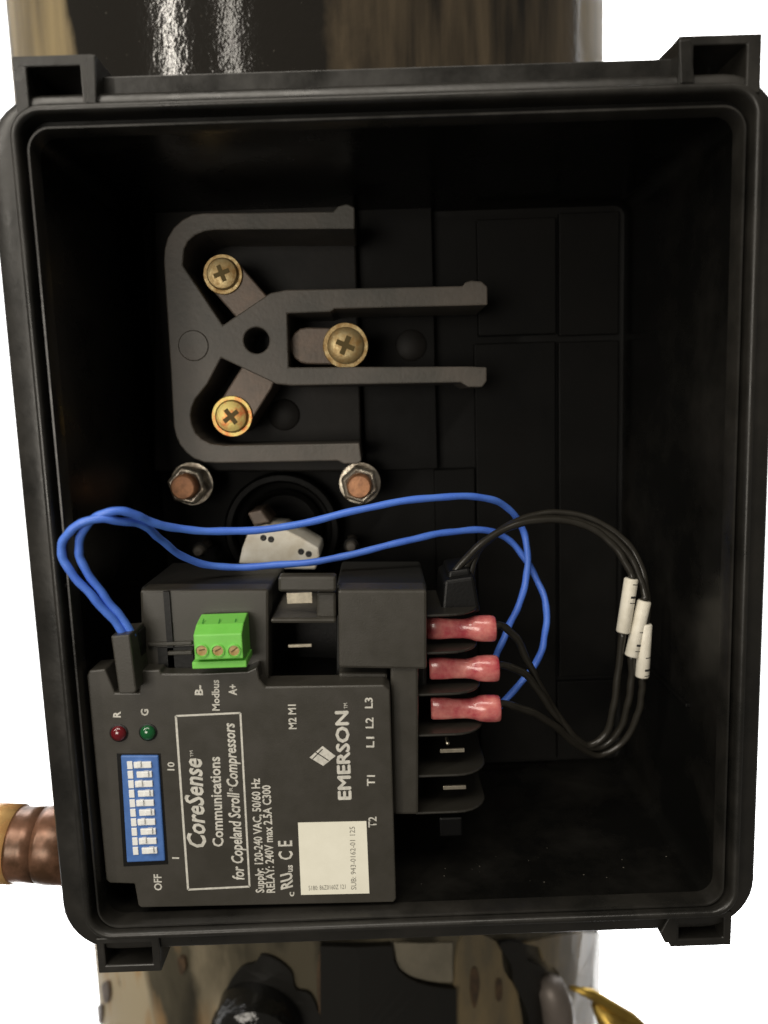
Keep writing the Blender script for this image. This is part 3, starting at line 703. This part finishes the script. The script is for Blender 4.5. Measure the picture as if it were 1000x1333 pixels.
def lead(label, xa, yc, front, s0, s1, tail, mark):
    r = root('black_lead', (0, 0, 0), label, 'wire', 'black leads with pink terminals')
    pink(xa, yc, YP, r)
    wire([(xa + 84, yc, YP)] + front + [s1 + (YS,)], .00125, 'blackwire', r)
    wire([s0 + (YS,)] + tail, .00125, 'blackwire', r)
    a, b = at(*s0, YS), at(*s1, YS)
    sl = sweep([a, a.lerp(b, .02), a.lerp(b, .5), b.lerp(a, .02), b], [.0021, .0024, .0024, .0024, .0022], 'marker_sleeve', 'marker', r, 16)
    # smudge of ink near the lower end
    d = (b - a).normalized()
    for mk, ml in ((mark, .0008), (mark - .22, .0003), (mark + .12, .0003)):
      c = a.lerp(b, mk)
      s = sweep([c, c + d * ml], [.00243, .00243], 'ink_mark', 'ink', sl, 16)
      bm = bmesh.new(); bm.from_mesh(s.data)
      bmesh.ops.delete(bm, geom=[f for f in bm.faces if len(f.verts) > 4 or f.calc_center_median().x < c.x - .0004 or f.calc_center_median().y > c.y], context='FACES'); bm.to_mesh(s.data); bm.free()
    return r
YS = .040
lead('black lead with the upper pink terminal', 555, 818, [(652, 814, .023), (672, 830, .027), (690, 868, .032), (714, 912, .036), (742, 952, .040), (765, 970, .044), (788, 956, .044), (799, 920, .042), (805, 870, .041)],
     (822, 753), (811, 823), [(822, 748, .040), (808, 722, .041), (782, 696, .042), (748, 680, .042), (700, 677, .040), (655, 690, .037), (618, 716, .032), (592, 746, .027), (588, 762, .026)], .3)
lead('black lead with the middle pink terminal', 559, 870, [(655, 866, .023), (682, 876, .028), (705, 905, .033), (728, 938, .038), (752, 966, .043), (782, 972, .046), (806, 950, .045), (818, 915, .042), (822, 880, .041)],
     (839, 782), (822, 854), [(838, 768, .041), (826, 735, .042), (802, 705, .043), (766, 683, .044), (722, 675, .044), (672, 682, .041), (632, 706, .036), (606, 738, .030), (600, 762, .028)], .75)
lead('black lead with the lower pink terminal', 561, 922, [(656, 916, .023), (690, 926, .029), (722, 945, .035), (752, 970, .042), (780, 982, .047), (812, 965, .046), (830, 930, .043), (836, 900, .041)],
     (840, 812), (836, 881), [(843, 790, .042), (838, 750, .043), (822, 715, .045), (790, 686, .047), (745, 669, .048), (695, 671, .046), (650, 692, .041), (620, 722, .034), (610, 762, .030)], .82)
bc = root('black_connector', (0, 0, 0), 'small black cable boot above the uppermost pink terminal holding black leads', 'connector')
prism([(578, 756), (618, 750), (626, 798), (574, 800)], .0210, .045, 'boot', 'modblack', bc, .0012, 3)
prism([(584, 744), (612, 740), (616, 756), (582, 758)], .0250, .045, 'boot_neck', 'modblack', bc, .0010, 3)
# grit and dust lying in the box (uncountable specks, one object)
vs, fs = [], []
def speck(p, n, r):
    t = n.orthogonal().normalized(); b_ = n.cross(t); k0 = len(vs)
    for a in (0, 2.1, 4.2): vs.append(tuple(p + (t * math.cos(a + r * 9e4) + b_ * math.sin(a)) * r))
    vs.append(tuple(p + n * r * .7)); fs.extend([(k0, k0 + 1, k0 + 3), (k0 + 1, k0 + 2, k0 + 3), (k0 + 2, k0, k0 + 3)])
for i in range(90): speck(Vector((BX1 + .0004, rnd.uniform(.015, .095), rnd.uniform(-.11, .06))), Vector((-1, 0, 0)), rnd.uniform(.0001, .0003))
for i in range(70): speck(Vector((rnd.uniform(0, .09), rnd.uniform(.015, .095), BZ0 + .0006)), Vector((0, 0, 1)), rnd.uniform(.0001, .00035))
for i in range(60): speck(Vector((rnd.uniform(.02, .09), .0992, rnd.uniform(-.11, .10))), Vector((0, -1, 0)), rnd.uniform(.0001, .0003))
for i in range(40): speck(Vector((rnd.uniform(-.088, -.01), YM - .00002, rnd.uniform(-.115, -.05))), Vector((0, -1, 0)), rnd.uniform(.00006, .00013))
for i in range(40):
    p = cyl_hit(rnd.uniform(100, 420), rnd.uniform(0, 90)); speck(p, (p - Vector((SHX, SHY, p.z))).normalized(), rnd.uniform(.0002, .0006))
me = bpy.data.meshes.new('dust_specks'); me.from_pydata(vs, [], fs)
M['dust'] = mat('grey_dust', (.10, .09, .075), .8)
tag(link('dust_specks', me, 'dust'), 'pale dust specks scattered inside the box and on the black shell', 'dust', kind='stuff')
bpy.context.view_layer.update()
